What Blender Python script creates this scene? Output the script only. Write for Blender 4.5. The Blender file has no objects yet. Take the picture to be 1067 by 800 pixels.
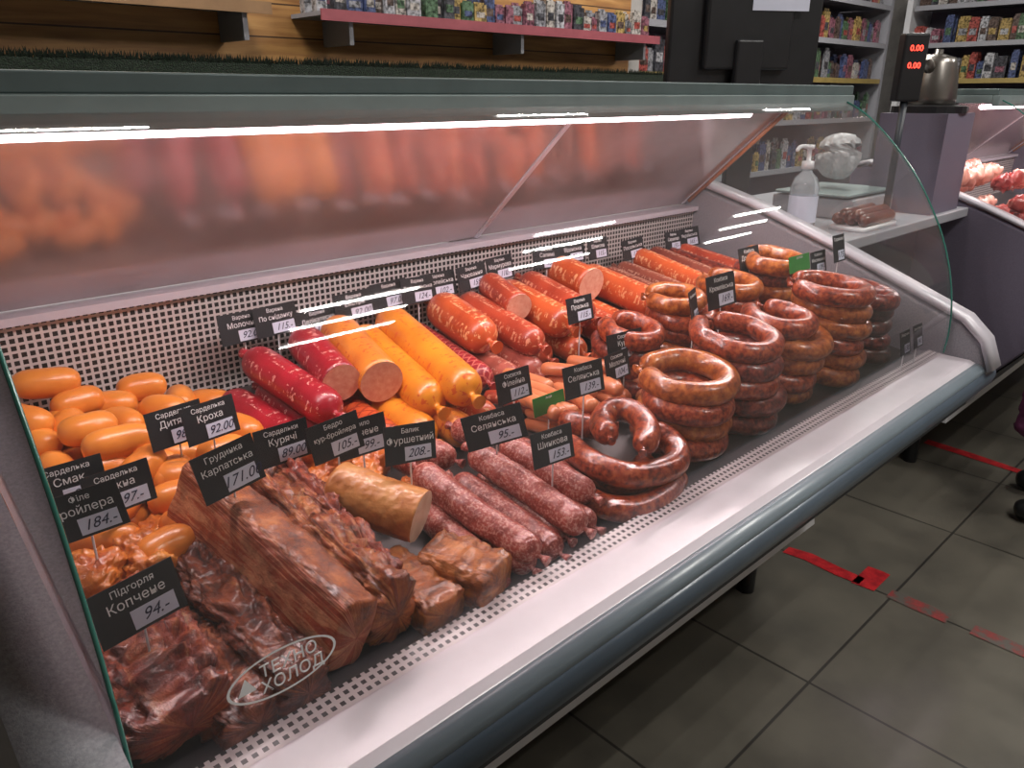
import bpy, math, random
from mathutils import Vector, Matrix, noise
random.seed(7)
H=1.35
SC=bpy.context.scene
SC.view_settings.view_transform='Standard'
COL=bpy.context.collection
# ------------------------------------------------------------ materials
def N(nt,typ,inp=None,**at):
    n=nt.nodes.new(typ)
    for k,v in at.items(): setattr(n,k,v)
    for k,v in (inp or {}).items():
        if isinstance(v,bpy.types.NodeSocket): nt.links.new(v,n.inputs[k])
        else: n.inputs[k].default_value=v
    return n
def c4(c): return (c[0],c[1],c[2],1)
def newmat(name,**inp):
    m=bpy.data.materials.new(name); m.use_nodes=True; nt=m.node_tree; b=nt.nodes['Principled BSDF']
    for k,v in inp.items():
        k=k.replace('_',' ')
        if k=='Base Color' and not isinstance(v,bpy.types.NodeSocket): v=c4(v)
        b.inputs[k].default_value=v
    return m,nt,b
def ramp(nt,fac,stops,interp='LINEAR'):
    r=nt.nodes.new('ShaderNodeValToRGB'); nt.links.new(fac,r.inputs[0]); cr=r.color_ramp; cr.interpolation=interp
    while len(cr.elements)<len(stops): cr.elements.new(.5)
    for e,(p,c) in zip(cr.elements,stops): e.position=p; e.color=c4(c) if len(c)==3 else c
    return r.outputs[0]
def bump(nt,b,h,strength=.3,dist=.002):
    n=N(nt,'ShaderNodeBump',{'Height':h,'Strength':strength,'Distance':dist}); nt.links.new(n.outputs[0],b.inputs['Normal'])
def organic(name,stops,scale=20,detail=6,rough=.4,coat=0,bs=.3,bscale=80,bd=.002,metal=0,stretch=None,spec=.5):
    m,nt,b=newmat(name,Roughness=rough,Metallic=metal)
    b.inputs['Coat Weight'].default_value=coat; b.inputs['Coat Roughness'].default_value=.16
    b.inputs['Specular IOR Level'].default_value=spec
    tc=N(nt,'ShaderNodeTexCoord').outputs['Object']
    if stretch: tc=N(nt,'ShaderNodeMapping',{'Vector':tc,'Scale':stretch}).outputs[0]
    n=N(nt,'ShaderNodeTexNoise',{'Vector':tc,'Scale':scale,'Detail':detail,'Roughness':.6})
    nt.links.new(ramp(nt,n.outputs[0],stops),b.inputs['Base Color'])
    if bs>0:
        n2=N(nt,'ShaderNodeTexNoise',{'Vector':tc,'Scale':bscale,'Detail':4.})
        bump(nt,b,n2.outputs[0],bs,bd)
    return m
def plain(name,c,rough=.5,metal=0,coat=0,var=.12,scale=15,bs=0.05,bscale=200):
    lo=tuple(x*(1-var) for x in c); hi=tuple(min(1,x*(1+var)) for x in c)
    return organic(name,[(.3,lo),(.7,hi)],scale,3,rough,coat,bs,bscale,.0005,metal)
def mixc(nt,fac,a,b_,blend='MIX'):
    n=nt.nodes.new('ShaderNodeMix'); n.data_type='RGBA'; n.blend_type=blend
    for i,v in ((0,fac),(6,a),(7,b_)):
        if isinstance(v,bpy.types.NodeSocket): nt.links.new(v,n.inputs[i])
        else: n.inputs[i].default_value=v if i==0 else c4(v)
    return n.outputs[2]
def math_(nt,op,a,b_=0.):
    n=nt.nodes.new('ShaderNodeMath'); n.operation=op
    for i,v in ((0,a),(1,b_)):
        if isinstance(v,bpy.types.NodeSocket): nt.links.new(v,n.inputs[i])
        else: n.inputs[i].default_value=v
    return n.outputs[0]
def casing(name,base,dark,ink,amount=.57,net=False,rough=.34,coat=.3,us=60,vs=9,bs=.2):
    """printed sausage casing: UV u = metres along the sausage, v = turn around it"""
    m,nt,b=newmat(name,Roughness=rough); b.inputs['Coat Weight'].default_value=coat; b.inputs['Coat Roughness'].default_value=.15
    uv=N(nt,'ShaderNodeTexCoord').outputs['UV']
    ob=N(nt,'ShaderNodeTexCoord').outputs['Object']
    nb=N(nt,'ShaderNodeTexNoise',{'Vector':ob,'Scale':18.,'Detail':4.})
    basec=ramp(nt,nb.outputs[0],[(.3,dark),(.65,base)])
    if net:
        s=N(nt,'ShaderNodeSeparateXYZ',{'Vector':uv})
        a=math_(nt,'ADD',math_(nt,'MULTIPLY',s.outputs[0],us),math_(nt,'MULTIPLY',s.outputs[1],float(vs)))
        d=math_(nt,'SUBTRACT',math_(nt,'MULTIPLY',s.outputs[0],us),math_(nt,'MULTIPLY',s.outputs[1],float(vs)))
        fa=math_(nt,'ABSOLUTE',math_(nt,'SUBTRACT',math_(nt,'FRACT',a),.5)); fd=math_(nt,'ABSOLUTE',math_(nt,'SUBTRACT',math_(nt,'FRACT',d),.5))
        mn=math_(nt,'MINIMUM',fa,fd)
        fac=math_(nt,'LESS_THAN',mn,.09)
        col=mixc(nt,fac,basec,ink)
        bump(nt,b,mn,.4,.003)
    else:
        mp=N(nt,'ShaderNodeMapping',{'Vector':uv,'Scale':(us*2.,vs*1.,1)})
        n=N(nt,'ShaderNodeTexNoise',{'Vector':mp.outputs[0],'Scale':1.,'Detail':3.,'Roughness':.7})
        s=N(nt,'ShaderNodeSeparateXYZ',{'Vector':uv})
        row=math_(nt,'GREATER_THAN',math_(nt,'SINE',math_(nt,'MULTIPLY',s.outputs[1],6.2832*5)),-.2)
        fac=math_(nt,'MULTIPLY',math_(nt,'GREATER_THAN',n.outputs[0],amount),row)
        col=mixc(nt,fac,basec,ink)
        n2=N(nt,'ShaderNodeTexNoise',{'Vector':ob,'Scale':60.}); bump(nt,b,n2.outputs[0],bs,.002)
    nt.links.new(col,b.inputs['Base Color'])
    return m
def bloom(name,base,dark,fat):
    """cured salami: wrinkled skin, pale irregular bloom and fat specks"""
    m,nt,b=newmat(name,Roughness=.42); b.inputs['Coat Weight'].default_value=.2; b.inputs['Coat Roughness'].default_value=.22
    ob=N(nt,'ShaderNodeTexCoord').outputs['Object']; uv=N(nt,'ShaderNodeTexCoord').outputs['UV']
    n1=N(nt,'ShaderNodeTexNoise',{'Vector':ob,'Scale':55.,'Detail':6.,'Roughness':.7})
    n2=N(nt,'ShaderNodeTexNoise',{'Vector':ob,'Scale':260.,'Detail':4.,'Roughness':.7})
    base_=ramp(nt,n1.outputs[0],[(.35,dark),(.6,base)])
    f=ramp(nt,math_(nt,'ADD',math_(nt,'MULTIPLY',n2.outputs[0],.75),math_(nt,'MULTIPLY',n1.outputs[0],.3)),[(.52,(0,0,0)),(.61,(.95,.95,.95))])
    nt.links.new(mixc(nt,f,base_,fat),b.inputs['Base Color'])
    mp=N(nt,'ShaderNodeMapping',{'Vector':uv,'Scale':(40,18,1)}); n3=N(nt,'ShaderNodeTexNoise',{'Vector':mp.outputs[0],'Scale':1.,'Detail':5.})
    bump(nt,b,n3.outputs[0],.45,.003); return m
def layered(name,stops,us,vs,top=None,rough=.40,bs=.8,coat=.32,dark=.85):
    """slab of smoked meat: fibres and fat layers run along the piece (UV u = metres along, v = around)"""
    m,nt,b=newmat(name,Roughness=rough); b.inputs['Coat Weight'].default_value=coat; b.inputs['Coat Roughness'].default_value=.2
    uv=N(nt,'ShaderNodeTexCoord').outputs['UV']; ob=N(nt,'ShaderNodeTexCoord').outputs['Object']
    s=N(nt,'ShaderNodeSeparateXYZ',{'Vector':uv})
    vv=math_(nt,'ABSOLUTE',math_(nt,'SUBTRACT',s.outputs[1],.5))
    cb=N(nt,'ShaderNodeCombineXYZ',{'X':math_(nt,'MULTIPLY',s.outputs[0],float(us)),'Y':math_(nt,'MULTIPLY',vv,float(vs))})
    n=N(nt,'ShaderNodeTexNoise',{'Vector':cb.outputs[0],'Scale':1.,'Detail':7.,'Roughness':.66,'Distortion':.6})
    col=ramp(nt,n.outputs[0],stops)
    n2=N(nt,'ShaderNodeTexNoise',{'Vector':ob,'Scale':42.,'Detail':9.,'Roughness':.7})
    if top:
        tm=math_(nt,'ADD',math_(nt,'ABSOLUTE',math_(nt,'SUBTRACT',s.outputs[1],.25)),math_(nt,'MULTIPLY',math_(nt,'SUBTRACT',n2.outputs[0],.5),.12))
        mask=ramp(nt,tm,[(.10,(1,1,1)),(.13,(0,0,0))]); col=mixc(nt,mask,col,ramp(nt,n2.outputs[0],top))
    dk=ramp(nt,n2.outputs[0],[(.38,(.16,.10,.08)),(.50,(.75,.68,.65)),(.6,(1.1,1.08,1.05))])
    nt.links.new(mixc(nt,dark,col,dk,'MULTIPLY'),b.inputs['Base Color'])
    n3=N(nt,'ShaderNodeTexNoise',{'Vector':ob,'Scale':120.,'Detail':6.,'Roughness':.7})
    bump(nt,b,math_(nt,'ADD',math_(nt,'MULTIPLY',n.outputs[0],1.2),n3.outputs[0]),bs,.005); return m
def emis(name,c,s):
    m,nt,b=newmat(name,Base_Color=c); b.inputs['Emission Color'].default_value=c4(c); b.inputs['Emission Strength'].default_value=s; return m
def glass(name,tint=(.97,.985,.98),haze=.028,spec=.8):
    m=bpy.data.materials.new(name); m.use_nodes=True; nt=m.node_tree; nt.nodes.clear()
    out=N(nt,'ShaderNodeOutputMaterial'); tr=N(nt,'ShaderNodeBsdfTransparent',{'Color':c4(tint)}); gl=N(nt,'ShaderNodeBsdfGlossy',{'Roughness':.02,'Color':(spec,spec,spec,1)})
    fr=N(nt,'ShaderNodeFresnel',{'IOR':1.45}); mx=N(nt,'ShaderNodeMixShader',{0:fr.outputs[0],1:tr.outputs[0],2:gl.outputs[0]})
    tc=N(nt,'ShaderNodeTexCoord').outputs['Object']; no=N(nt,'ShaderNodeTexNoise',{'Vector':tc,'Scale':3.,'Detail':5.})
    hz=math_(nt,'MULTIPLY',no.outputs[0],haze*2)
    df=N(nt,'ShaderNodeBsdfDiffuse',{'Color':(.85,.85,.85,1)}); m2=N(nt,'ShaderNodeMixShader',{0:hz,1:mx.outputs[0],2:df.outputs[0]})
    nt.links.new(m2.outputs[0],out.inputs[0]); return m
def perforated(name,plane,pitch,hole,cw,cd,rough=.4,cell=False):
    m,nt,b=newmat(name,Roughness=rough)
    tc=N(nt,'ShaderNodeTexCoord').outputs['Object']; s=N(nt,'ShaderNodeSeparateXYZ',{'Vector':tc})
    A=s.outputs[plane[0]]; B=s.outputs[plane[1]]
    fs=[math_(nt,'ABSOLUTE',math_(nt,'SUBTRACT',math_(nt,'FRACT',math_(nt,'DIVIDE',x,pitch)),.5)) for x in (A,B)]
    mx=math_(nt,'MAXIMUM',fs[0],fs[1]); fac=math_(nt,'LESS_THAN',mx,hole/2)
    nt.links.new(mixc(nt,fac,cw,cd),b.inputs['Base Color']); return m

M={}
M['sard']=organic('sausage_orange_skin',[(.3,(.68,.19,.025)),(.7,(.88,.32,.05))],14,4,.33,.3,.25,60,.002)
M['crim']=casing('casing_crimson_print',(.44,.014,.03),(.26,.006,.015),(.75,.35,.3),.58)
M['crimnet']=casing('casing_crimson_net',(.36,.014,.025),(.20,.008,.014),(.60,.16,.12),net=True,us=70,vs=6)
M['yell']=casing('casing_yellow',(.82,.30,.018),(.68,.19,.012),(.66,.12,.015),.57)
M['yell2']=casing('casing_orange_yellow',(.80,.28,.035),(.64,.17,.02),(.55,.09,.02),.57)
M['oran']=casing('casing_orange_print',(.66,.12,.03),(.46,.06,.016),(.84,.42,.20),.55)
M['onet']=casing('casing_orange_net',(.66,.11,.025),(.48,.06,.016),(.32,.03,.01),net=True,us=60,vs=5)
M['redo']=casing('casing_red_orange',(.50,.070,.028),(.30,.032,.014),(.74,.33,.20),.55)
M['brown']=casing('casing_brown_speckled',(.30,.075,.042),(.17,.03,.018),(.54,.29,.2),.54,us=90,vs=14,rough=.4,coat=.2)
M['pinkbr']=casing('casing_pink_brown',(.45,.11,.075),(.29,.055,.04),(.68,.34,.25),.56,us=80,vs=12)
M['sal']=bloom('salami_bloom_skin',(.40,.07,.048),(.22,.028,.02),(.62,.30,.24))
M['sal2']=bloom('salami_dark_skin',(.31,.048,.032),(.15,.016,.012),(.54,.24,.19))
M['krak']=organic('ring_sausage_red_skin',[(.36,(.10,.012,.005)),(.5,(.30,.040,.012)),(.66,(.50,.12,.036))],110,7,.33,.5,.6,160,.002)
M['kdark']=organic('ring_sausage_dark_red',[(.36,(.06,.007,.005)),(.52,(.19,.022,.012)),(.66,(.34,.08,.04))],105,7,.33,.5,.6,150,.002)
M['kor']=organic('ring_sausage_orange_brown',[(.36,(.18,.034,.006)),(.5,(.40,.095,.016)),(.66,(.58,.20,.042))],75,7,.33,.5,.5,140,.002)
M['kblk']=organic('ring_sausage_smoked',[(.3,(.03,.007,.006)),(.55,(.09,.018,.011)),(.75,(.20,.05,.028))],70,6,.36,.4,.5,110,.002)
M['hot']=organic('hot_dog_skin',[(.3,(.54,.14,.05)),(.7,(.72,.26,.11))],16,3,.34,.3,.15,60,.002)
M['cutp']=organic('cut_face_pink',[(.35,(.74,.31,.21)),(.6,(.82,.43,.30)),(.75,(.88,.54,.40))],110,5,.45,.2,.1,150,.001)
M['cutpale']=organic('cut_face_pale',[(.35,(.74,.48,.32)),(.65,(.86,.66,.50))],40,5,.4,.2,.1,150,.001)
M['meat']=layered('smoked_ribs_fibres',[(.33,(.08,.013,.005)),(.44,(.32,.055,.013)),(.55,(.50,.15,.035)),(.68,(.72,.35,.13))],12,34)
M['meatd']=layered('smoked_ribs_dark',[(.33,(.04,.008,.004)),(.45,(.18,.028,.009)),(.57,(.34,.08,.020)),(.70,(.56,.22,.08))],14,30)
M['meatr']=layered('smoked_pork_red',[(.33,(.08,.010,.005)),(.45,(.30,.035,.013)),(.56,(.46,.10,.032)),(.68,(.70,.34,.16))],16,28)
M['brisk']=layered('brisket_layers',[(.36,(.20,.022,.010)),(.43,(.44,.075,.026)),(.49,(.76,.38,.20)),(.53,(.50,.09,.03)),(.60,(.34,.045,.016)),(.66,(.80,.46,.26))],3,46,top=[(.35,(.14,.026,.006)),(.55,(.38,.10,.020)),(.7,(.56,.21,.06))],bs=.5,dark=.45)
M['ham']=layered('smoked_ham_skin',[(.33,(.24,.05,.009)),(.47,(.44,.125,.022)),(.60,(.60,.23,.055)),(.72,(.74,.37,.12))],12,14,bs=.6)
M['loin']=organic('cured_loin_skin',[(.33,(.36,.10,.02)),(.52,(.56,.22,.055)),(.72,(.70,.36,.13))],34,8,.4,.3,.5,90,.003)
M['chick']=organic('smoked_chicken_skin',[(.3,(.36,.055,.007)),(.52,(.60,.16,.018)),(.75,(.78,.32,.06))],30,8,.38,.4,.9,90,.004)
M['white']=plain('white_enamel',(.72,.72,.74),.35,coat=.2,var=.04)
M['sill']=plain('front_sill_white',(.62,.58,.62),.3,coat=.3,var=.04)
M['bump']=plain('bumper_grey_blue',(.085,.115,.15),.35,coat=.25,var=.08)
M['bumpl']=plain('bumper_light_band',(.22,.27,.31),.35,coat=.3,var=.05)
M['dark']=plain('dark_panel',(.025,.03,.04),.45)
M['black']=plain('black_plastic',(.012,.012,.014),.35,var=.2)
M['abs']=plain('end_panel_grey',(.31,.31,.34),.5,var=.18,scale=300,bs=.5,bscale=500)
M['absd']=plain('end_panel_shade',(.15,.13,.18),.5,var=.1,scale=300,bs=.5,bscale=500)  # panel grey darkened: shadow on the second case's end put into the colour
M['absw']=plain('end_panel_rim_white',(.56,.53,.58),.35,coat=.2,var=.04)
M['rail']=plain('rail_aluminium',(.25,.31,.31),.4,metal=.3,var=.08)
M['raild']=plain('rail_dark',(.11,.15,.15),.4,metal=.2,var=.1)
M['deck']=plain('deck_steel',(.11,.10,.10),.35,metal=.7,var=.2)
M['grid']=perforated('perforated_back_grid',(0,2),.0108,.64,(.62,.57,.55),(.010,.008,.008))
M['strip']=perforated('perforated_front_strip',(0,1),.0100,.52,(.72,.68,.68),(.03,.03,.03))
M['glass']=glass('clear_glass')
M['gedge']=plain('glass_edge_green',(.04,.20,.16),.15,coat=1)
M['gedgeo']=plain('glass_edge_amber',(.55,.22,.10),.2,coat=1)
M['tag']=plain('tag_black_card',(.014,.014,.017),.45,var=.2)
M['label']=plain('label_white',(.60,.62,.74),.5,var=.03)
M['ink']=plain('ink_white',(.78,.78,.78),.6,var=.02)
M['inkb']=plain('ink_dark',(.02,.02,.06),.6,var=.02)
M['green']=plain('tag_green',(.04,.25,.04),.5)
M['led']=emis('led_tube',(1,.82,.86),9)
m,nt,b=newmat('mirror_glass_door',Metallic=.6)
tc=N(nt,'ShaderNodeTexCoord').outputs['Object']; n=N(nt,'ShaderNodeTexNoise',{'Vector':tc,'Scale':5.,'Detail':6.})
nt.links.new(ramp(nt,n.outputs[0],[(.3,(.10,.10,.10)),(.7,(.22,.22,.22))]),b.inputs['Roughness'])
nt.links.new(ramp(nt,n.outputs[0],[(.3,(.48,.39,.38)),(.7,(.64,.55,.55))]),b.inputs['Base Color']); M['mirror']=m
m,nt,b=newmat('pine_planks',Roughness=.5); tc=N(nt,'ShaderNodeTexCoord').outputs['Object']
mp=N(nt,'ShaderNodeMapping',{'Vector':tc,'Scale':(1.2,1,14)}); n=N(nt,'ShaderNodeTexNoise',{'Vector':mp.outputs[0],'Scale':3.,'Detail':8.,'Distortion':.6})
col=ramp(nt,n.outputs[0],[(.3,(.26,.11,.035)),(.6,(.46,.235,.075)),(.8,(.55,.32,.12))])
s=N(nt,'ShaderNodeSeparateXYZ',{'Vector':tc}); fr=math_(nt,'FRACT',math_(nt,'DIVIDE',s.outputs[2],.095)); nt.links.new(mixc(nt,math_(nt,'LESS_THAN',fr,.05),col,(.06,.025,.01)),b.inputs['Base Color']); M['wood']=m
m,nt,b=newmat('floor_tiles',Roughness=.35); tc=N(nt,'ShaderNodeTexCoord').outputs['Object']
mp=N(nt,'ShaderNodeMapping',{'Vector':tc,'Location':(-.07,-.09,0)})
br=N(nt,'ShaderNodeTexBrick',{'Vector':mp.outputs[0],'Scale':1.,'Mortar Size':.004,'Brick Width':.5,'Row Height':.5,'Color1':(.122,.112,.092,1),'Color2':(.142,.131,.108,1),'Mortar':(.04,.036,.032,1),'Mortar Smooth':.2},offset=0.)
n=N(nt,'ShaderNodeTexNoise',{'Vector':tc,'Scale':6.,'Detail':8.}); mu=nt.nodes.new('ShaderNodeMix'); mu.data_type='RGBA'; mu.blend_type='MULTIPLY'; mu.inputs[0].default_value=.7
nt.links.new(br.outputs[0],mu.inputs[6]); nt.links.new(ramp(nt,n.outputs[0],[(.3,(.7,.7,.7)),(.7,(1.25,1.22,1.15))]),mu.inputs[7]); nt.links.new(mu.outputs[2],b.inputs['Base Color'])
nt.links.new(ramp(nt,n.outputs[0],[(.3,(.28,.28,.28)),(.7,(.5,.5,.5))]),b.inputs['Roughness']); bump(nt,b,br.outputs[1],-.3,.002); M['floor']=m
M['wallp']=plain('painted_wall',(.38,.36,.34),.8)
M['ceil']=plain('ceiling_tiles',(.5,.5,.48),.8)
M['redtape']=organic('red_tape',[(.35,(.35,.012,.018)),(.6,(.62,.025,.03))],30,5,.4,.2,.3,60,.001)
m,nt,b=newmat('red_tape_worn',Roughness=.5); tc=N(nt,'ShaderNodeTexCoord').outputs['Object']; n=N(nt,'ShaderNodeTexNoise',{'Vector':tc,'Scale':22.,'Detail':8.,'Roughness':.7})
nt.links.new(ramp(nt,n.outputs[0],[(.44,(.12,.11,.095)),(.54,(.24,.055,.05)),(.64,(.38,.05,.05))]),b.inputs['Base Color']); M['worn']=m
M['turf']=organic('artificial_turf',[(.3,(.004,.008,.004)),(.7,(.02,.045,.02))],150,3,.9,0,1,300,.01)

# ------------------------------------------------------------ mesh builder
class MB:
    def __init__(s): s.v=[];s.f=[];s.m=[];s.uv=[];s.mats=[]
    def mi(s,mat):
        if mat not in s.mats: s.mats.append(mat)
        return s.mats.index(mat)
    def face(s,idx,mat,uv=None): s.f.append(idx); s.m.append(s.mi(mat)); s.uv.append(uv or [(0,0)]*len(idx))
    def box(s,a,b,mat,rot=None,org=None):
        x0,y0,z0=a;x1,y1,z1=b; k=len(s.v)
        P=[Vector(q) for q in ((x0,y0,z0),(x1,y0,z0),(x1,y1,z0),(x0,y1,z0),(x0,y0,z1),(x1,y0,z1),(x1,y1,z1),(x0,y1,z1))]
        if rot is not None: P=[Vector(org or (0,0,0))+rot@q for q in P]
        s.v+=P
        for q in ((0,3,2,1),(4,5,6,7),(0,1,5,4),(1,2,6,5),(2,3,7,6),(3,0,4,7)): s.face([k+i for i in q],mat)
    def extrude(s,prof,x0,x1,mat,closed=True,caps=True):
        k=len(s.v);n=len(prof)
        for x in (x0,x1): s.v+=[Vector((x,y,z)) for y,z in prof]
        for i in range(n if closed else n-1):
            j=(i+1)%n; s.face([k+i,k+j,k+n+j,k+n+i],mat)
        if closed and caps: s.face([k+i for i in range(n)][::-1],mat); s.face([k+n+i for i in range(n)],mat)
    def cyl(s,p0,p1,r0,r1,mat,n=20,caps=True):
        p0=Vector(p0);p1=Vector(p1);t=(p1-p0).normalized(); a=t.orthogonal().normalized(); b=t.cross(a); k=len(s.v)
        for p,r in ((p0,r0),(p1,r1)):
            s.v+=[p+(a*math.cos(q)+b*math.sin(q))*r for q in [2*math.pi*i/n for i in range(n)]]
        for i in range(n): j=(i+1)%n; s.face([k+i,k+j,k+n+j,k+n+i],mat)
        if caps: s.face([k+i for i in range(n)][::-1],mat); s.face([k+n+i for i in range(n)],mat)
    def lathe(s,c,prof,mat,n=24):
        c=Vector(c);k=len(s.v)
        for r,z in prof: s.v+=[c+Vector((r*math.cos(2*math.pi*i/n),r*math.sin(2*math.pi*i/n),z)) for i in range(n)]
        for q in range(len(prof)-1):
            for i in range(n): j=(i+1)%n; s.face([k+q*n+i,k+q*n+j,k+(q+1)*n+j,k+(q+1)*n+i],mat)
        s.face([k+i for i in range(n)][::-1],mat); s.face([k+(len(prof)-1)*n+i for i in range(n)],mat)
    def ball(s,c,rx,ry,rz,mat,n=20):
        c=Vector(c); k=len(s.v); m_=12
        for q in range(m_+1):
            a=math.pi*q/m_-math.pi/2; rr=max(.02,math.cos(a))
            s.v+=[c+Vector((rx*rr*math.cos(2*math.pi*i/n),ry*rr*math.sin(2*math.pi*i/n),rz*math.sin(a))) for i in range(n)]
        for q in range(m_):
            for i in range(n): j=(i+1)%n; s.face([k+q*n+i,k+q*n+j,k+(q+1)*n+j,k+(q+1)*n+i],mat)
    def tube(s,pts,r,mat,sx=1,sz=1,segs=16,cut0=False,cut1=False,cutmat=None,exp=2,amp=0,freq=20,seed=0,step=None,roll=0,nub=True,blunt=1.0,lobes=0,st=1.0,ridge=1.0):
        P=[Vector(p) for p in pts]
        Q=[P[0]*2-P[1]]+P+[P[-1]*2-P[-2]]; C=[]
        for i in range(1,len(Q)-2):
            for k in range(24):
                t=k/24; a,b,c,d=Q[i-1],Q[i],Q[i+1],Q[i+2]
                C.append(.5*((2*b)+(c-a)*t+(2*a-5*b+4*c-d)*t*t+(3*b-a-3*c+d)*t**3))
        C.append(P[-1]); L=[0]
        for i in range(1,len(C)): L.append(L[-1]+(C[i]-C[i-1]).length)
        tot=L[-1]
        def at(d):
            if d<=0: return C[0]+(C[0]-C[1]).normalized()*(-d)
            if d>=tot: return C[-1]+(C[-1]-C[-2]).normalized()*(d-tot)
            for i in range(1,len(L)):
                if L[i]>=d: f=(d-L[i-1])/max(1e-9,L[i]-L[i-1]); return C[i-1].lerp(C[i],f)
        step=step or r*.45
        nubp=[(-.75,.34),(-.45,.26),(-.2,.13),(-.05,.16)] if nub else []
        endp=nubp+[(0,.22 if nub else .05),(.06,.42),(.16,.62),(.34,.80),(.6,.93),(.95,1.0)]
        e0=[(a*r*blunt if a>0 else a*r,q) for a,q in endp] if not cut0 else [(0,1)]
        e1=[(tot-(a*r*blunt if a>0 else a*r),q) for a,q in endp][::-1] if not cut1 else [(tot,1)]
        a0=e0[-1][0];a1=e1[0][0]
        nmid=max(2,int((a1-a0)/step))
        ds=e0+[(a0+(a1-a0)*i/nmid,1) for i in range(1,nmid)]+e1
        k=len(s.v); o=Vector((seed*7.3,seed*3.1,0))
        for d,q in ds:
            c=at(d); t=(at(d+.004)-at(d-.004)).normalized()
            side=t.cross(Vector((0,0,1)))
            side=side.normalized() if side.length>.2 else t.orthogonal().normalized()
            up=side.cross(t)
            if roll: R=Matrix.Rotation(roll,3,t); side=R@side; up=R@up
            for i in range(segs):
                a=2*math.pi*i/segs; ca,sa=math.cos(a),math.sin(a)
                if exp!=2: ca=math.copysign(abs(ca)**(2/exp),ca); sa=math.copysign(abs(sa)**(2/exp),sa)
                w=c+(side*ca*sx+up*sa*sz)*r*q
                if amp:
                    wn=Vector((w.x,w.y*st,w.z))
                    f=noise.fractal(wn*freq+o,.5,2.1,6)*amp+noise.noise(wn*freq*.35+o)*amp*1.3
                    f-=ridge*amp*1.1*max(0,.25-abs(noise.noise(wn*freq*1.3+o*2)))/.25
                    if lobes: f+=amp*.5*math.sin(d*lobes+3*noise.noise(w*20+o))
                    w=w+(side*ca+up*sa)*f*min(1,q*1.2)
                s.v.append(w)
        n=len(ds)
        for q in range(n-1):
            for i in range(segs):
                j=(i+1)%segs; u0,u1=ds[q][0],ds[q+1][0]; v0,v1=i/segs,(i+1)/segs
                u0+=seed*.7;u1+=seed*.7
                s.face([k+q*segs+i,k+q*segs+j,k+(q+1)*segs+j,k+(q+1)*segs+i],mat,[(u0,v0),(u0,v1),(u1,v1),(u1,v0)])
        s.face([k+i for i in range(segs)][::-1],cutmat if cut0 else mat)
        s.face([k+(n-1)*segs+i for i in range(segs)],cutmat if cut1 else mat)
    def done(s,name,parent=None,smooth=True,bevel=0,flatmats=()):
        me=bpy.data.meshes.new(name); me.from_pydata([tuple(v) for v in s.v],[],s.f)
        for m in s.mats: me.materials.append(m)
        me.polygons.foreach_set('material_index',s.m)
        uv=me.uv_layers.new(name='UVMap'); flat=[c for f in s.uv for q in f for c in q]; uv.data.foreach_set('uv',flat)
        sm=[smooth and len(f)<=4 for f in s.f]; me.polygons.foreach_set('use_smooth',sm)
        me.validate(); me.update()
        o=bpy.data.objects.new(name,me); COL.objects.link(o)
        if parent: o.parent=parent
        if bevel:
            b=o.modifiers.new('bevel','BEVEL'); b.width=bevel; b.segments=3; b.limit_method='ANGLE'
        return o
def empty(name,loc=(0,0,0)):
    o=bpy.data.objects.new(name,None); o.location=loc; o.empty_display_size=.05; COL.objects.link(o); return o
def zdeck(Y): return .78+.15*(Y-.54)
def W(p): return Vector((p[0],p[1],zdeck(p[1])+p[2]))
def text(body,name,parent,mat,size,loc,rot=(0,0,0),shear=0,ext=.0003):
    cu=bpy.data.curves.new(name,'FONT'); cu.body=body; cu.size=size; cu.align_x='CENTER'; cu.align_y='CENTER'; cu.extrude=ext; cu.shear=shear; cu.resolution_u=3
    cu.materials.append(mat); o=bpy.data.objects.new(name,cu); COL.objects.link(o); o.parent=parent; o.location=loc; o.rotation_euler=rot; return o

# ------------------------------------------------------------ camera
cam=bpy.data.cameras.new('camera'); co=bpy.data.objects.new('camera',cam); COL.objects.link(co); SC.camera=co
pitch=math.atan(.375); yaw=math.atan(897/854.4)
F=Vector((math.cos(yaw)*math.cos(pitch),math.sin(yaw)*math.cos(pitch),-math.sin(pitch))); R=Vector((math.sin(yaw),-math.cos(yaw),0)); U=R.cross(F)
co.matrix_world=Matrix(((R.x,U.x,-F.x,0),(R.y,U.y,-F.y,0),(R.z,U.z,-F.z,H),(0,0,0,1)))
cam.sensor_width=36; cam.lens=800/1067*36; cam.clip_start=.02

# ------------------------------------------------------------ room
def slab(name,a,b,mat):
    mb=MB(); mb.box(a,b,mat); return mb.done(name,smooth=False)
slab('floor',(-2.5,-2.5,-.05),(7,4.6,0),M['floor'])
slab('ceiling',(-2.5,-2.5,2.9),(7,4.6,2.95),M['ceil'])
slab('wall_back',(-2.5,2.42,0),(3.05,2.5,2.9),M['wood'])
slab('wall_far_back',(3.05,4.5,0),(7,4.6,2.9),M['wallp'])
slab('wall_partition',(3.05,2.42,0),(3.13,4.5,2.9),M['wallp'])
slab('wall_right',(6.92,-2.5,0),(7,4.5,2.9),M['wallp'])
slab('wall_left',(-2.55,-2.5,0),(-2.5,4.6,2.9),M['wallp'])
slab('wall_front',(-2.5,-2.55,0),(7,-2.5,2.9),M['wallp'])
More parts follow.
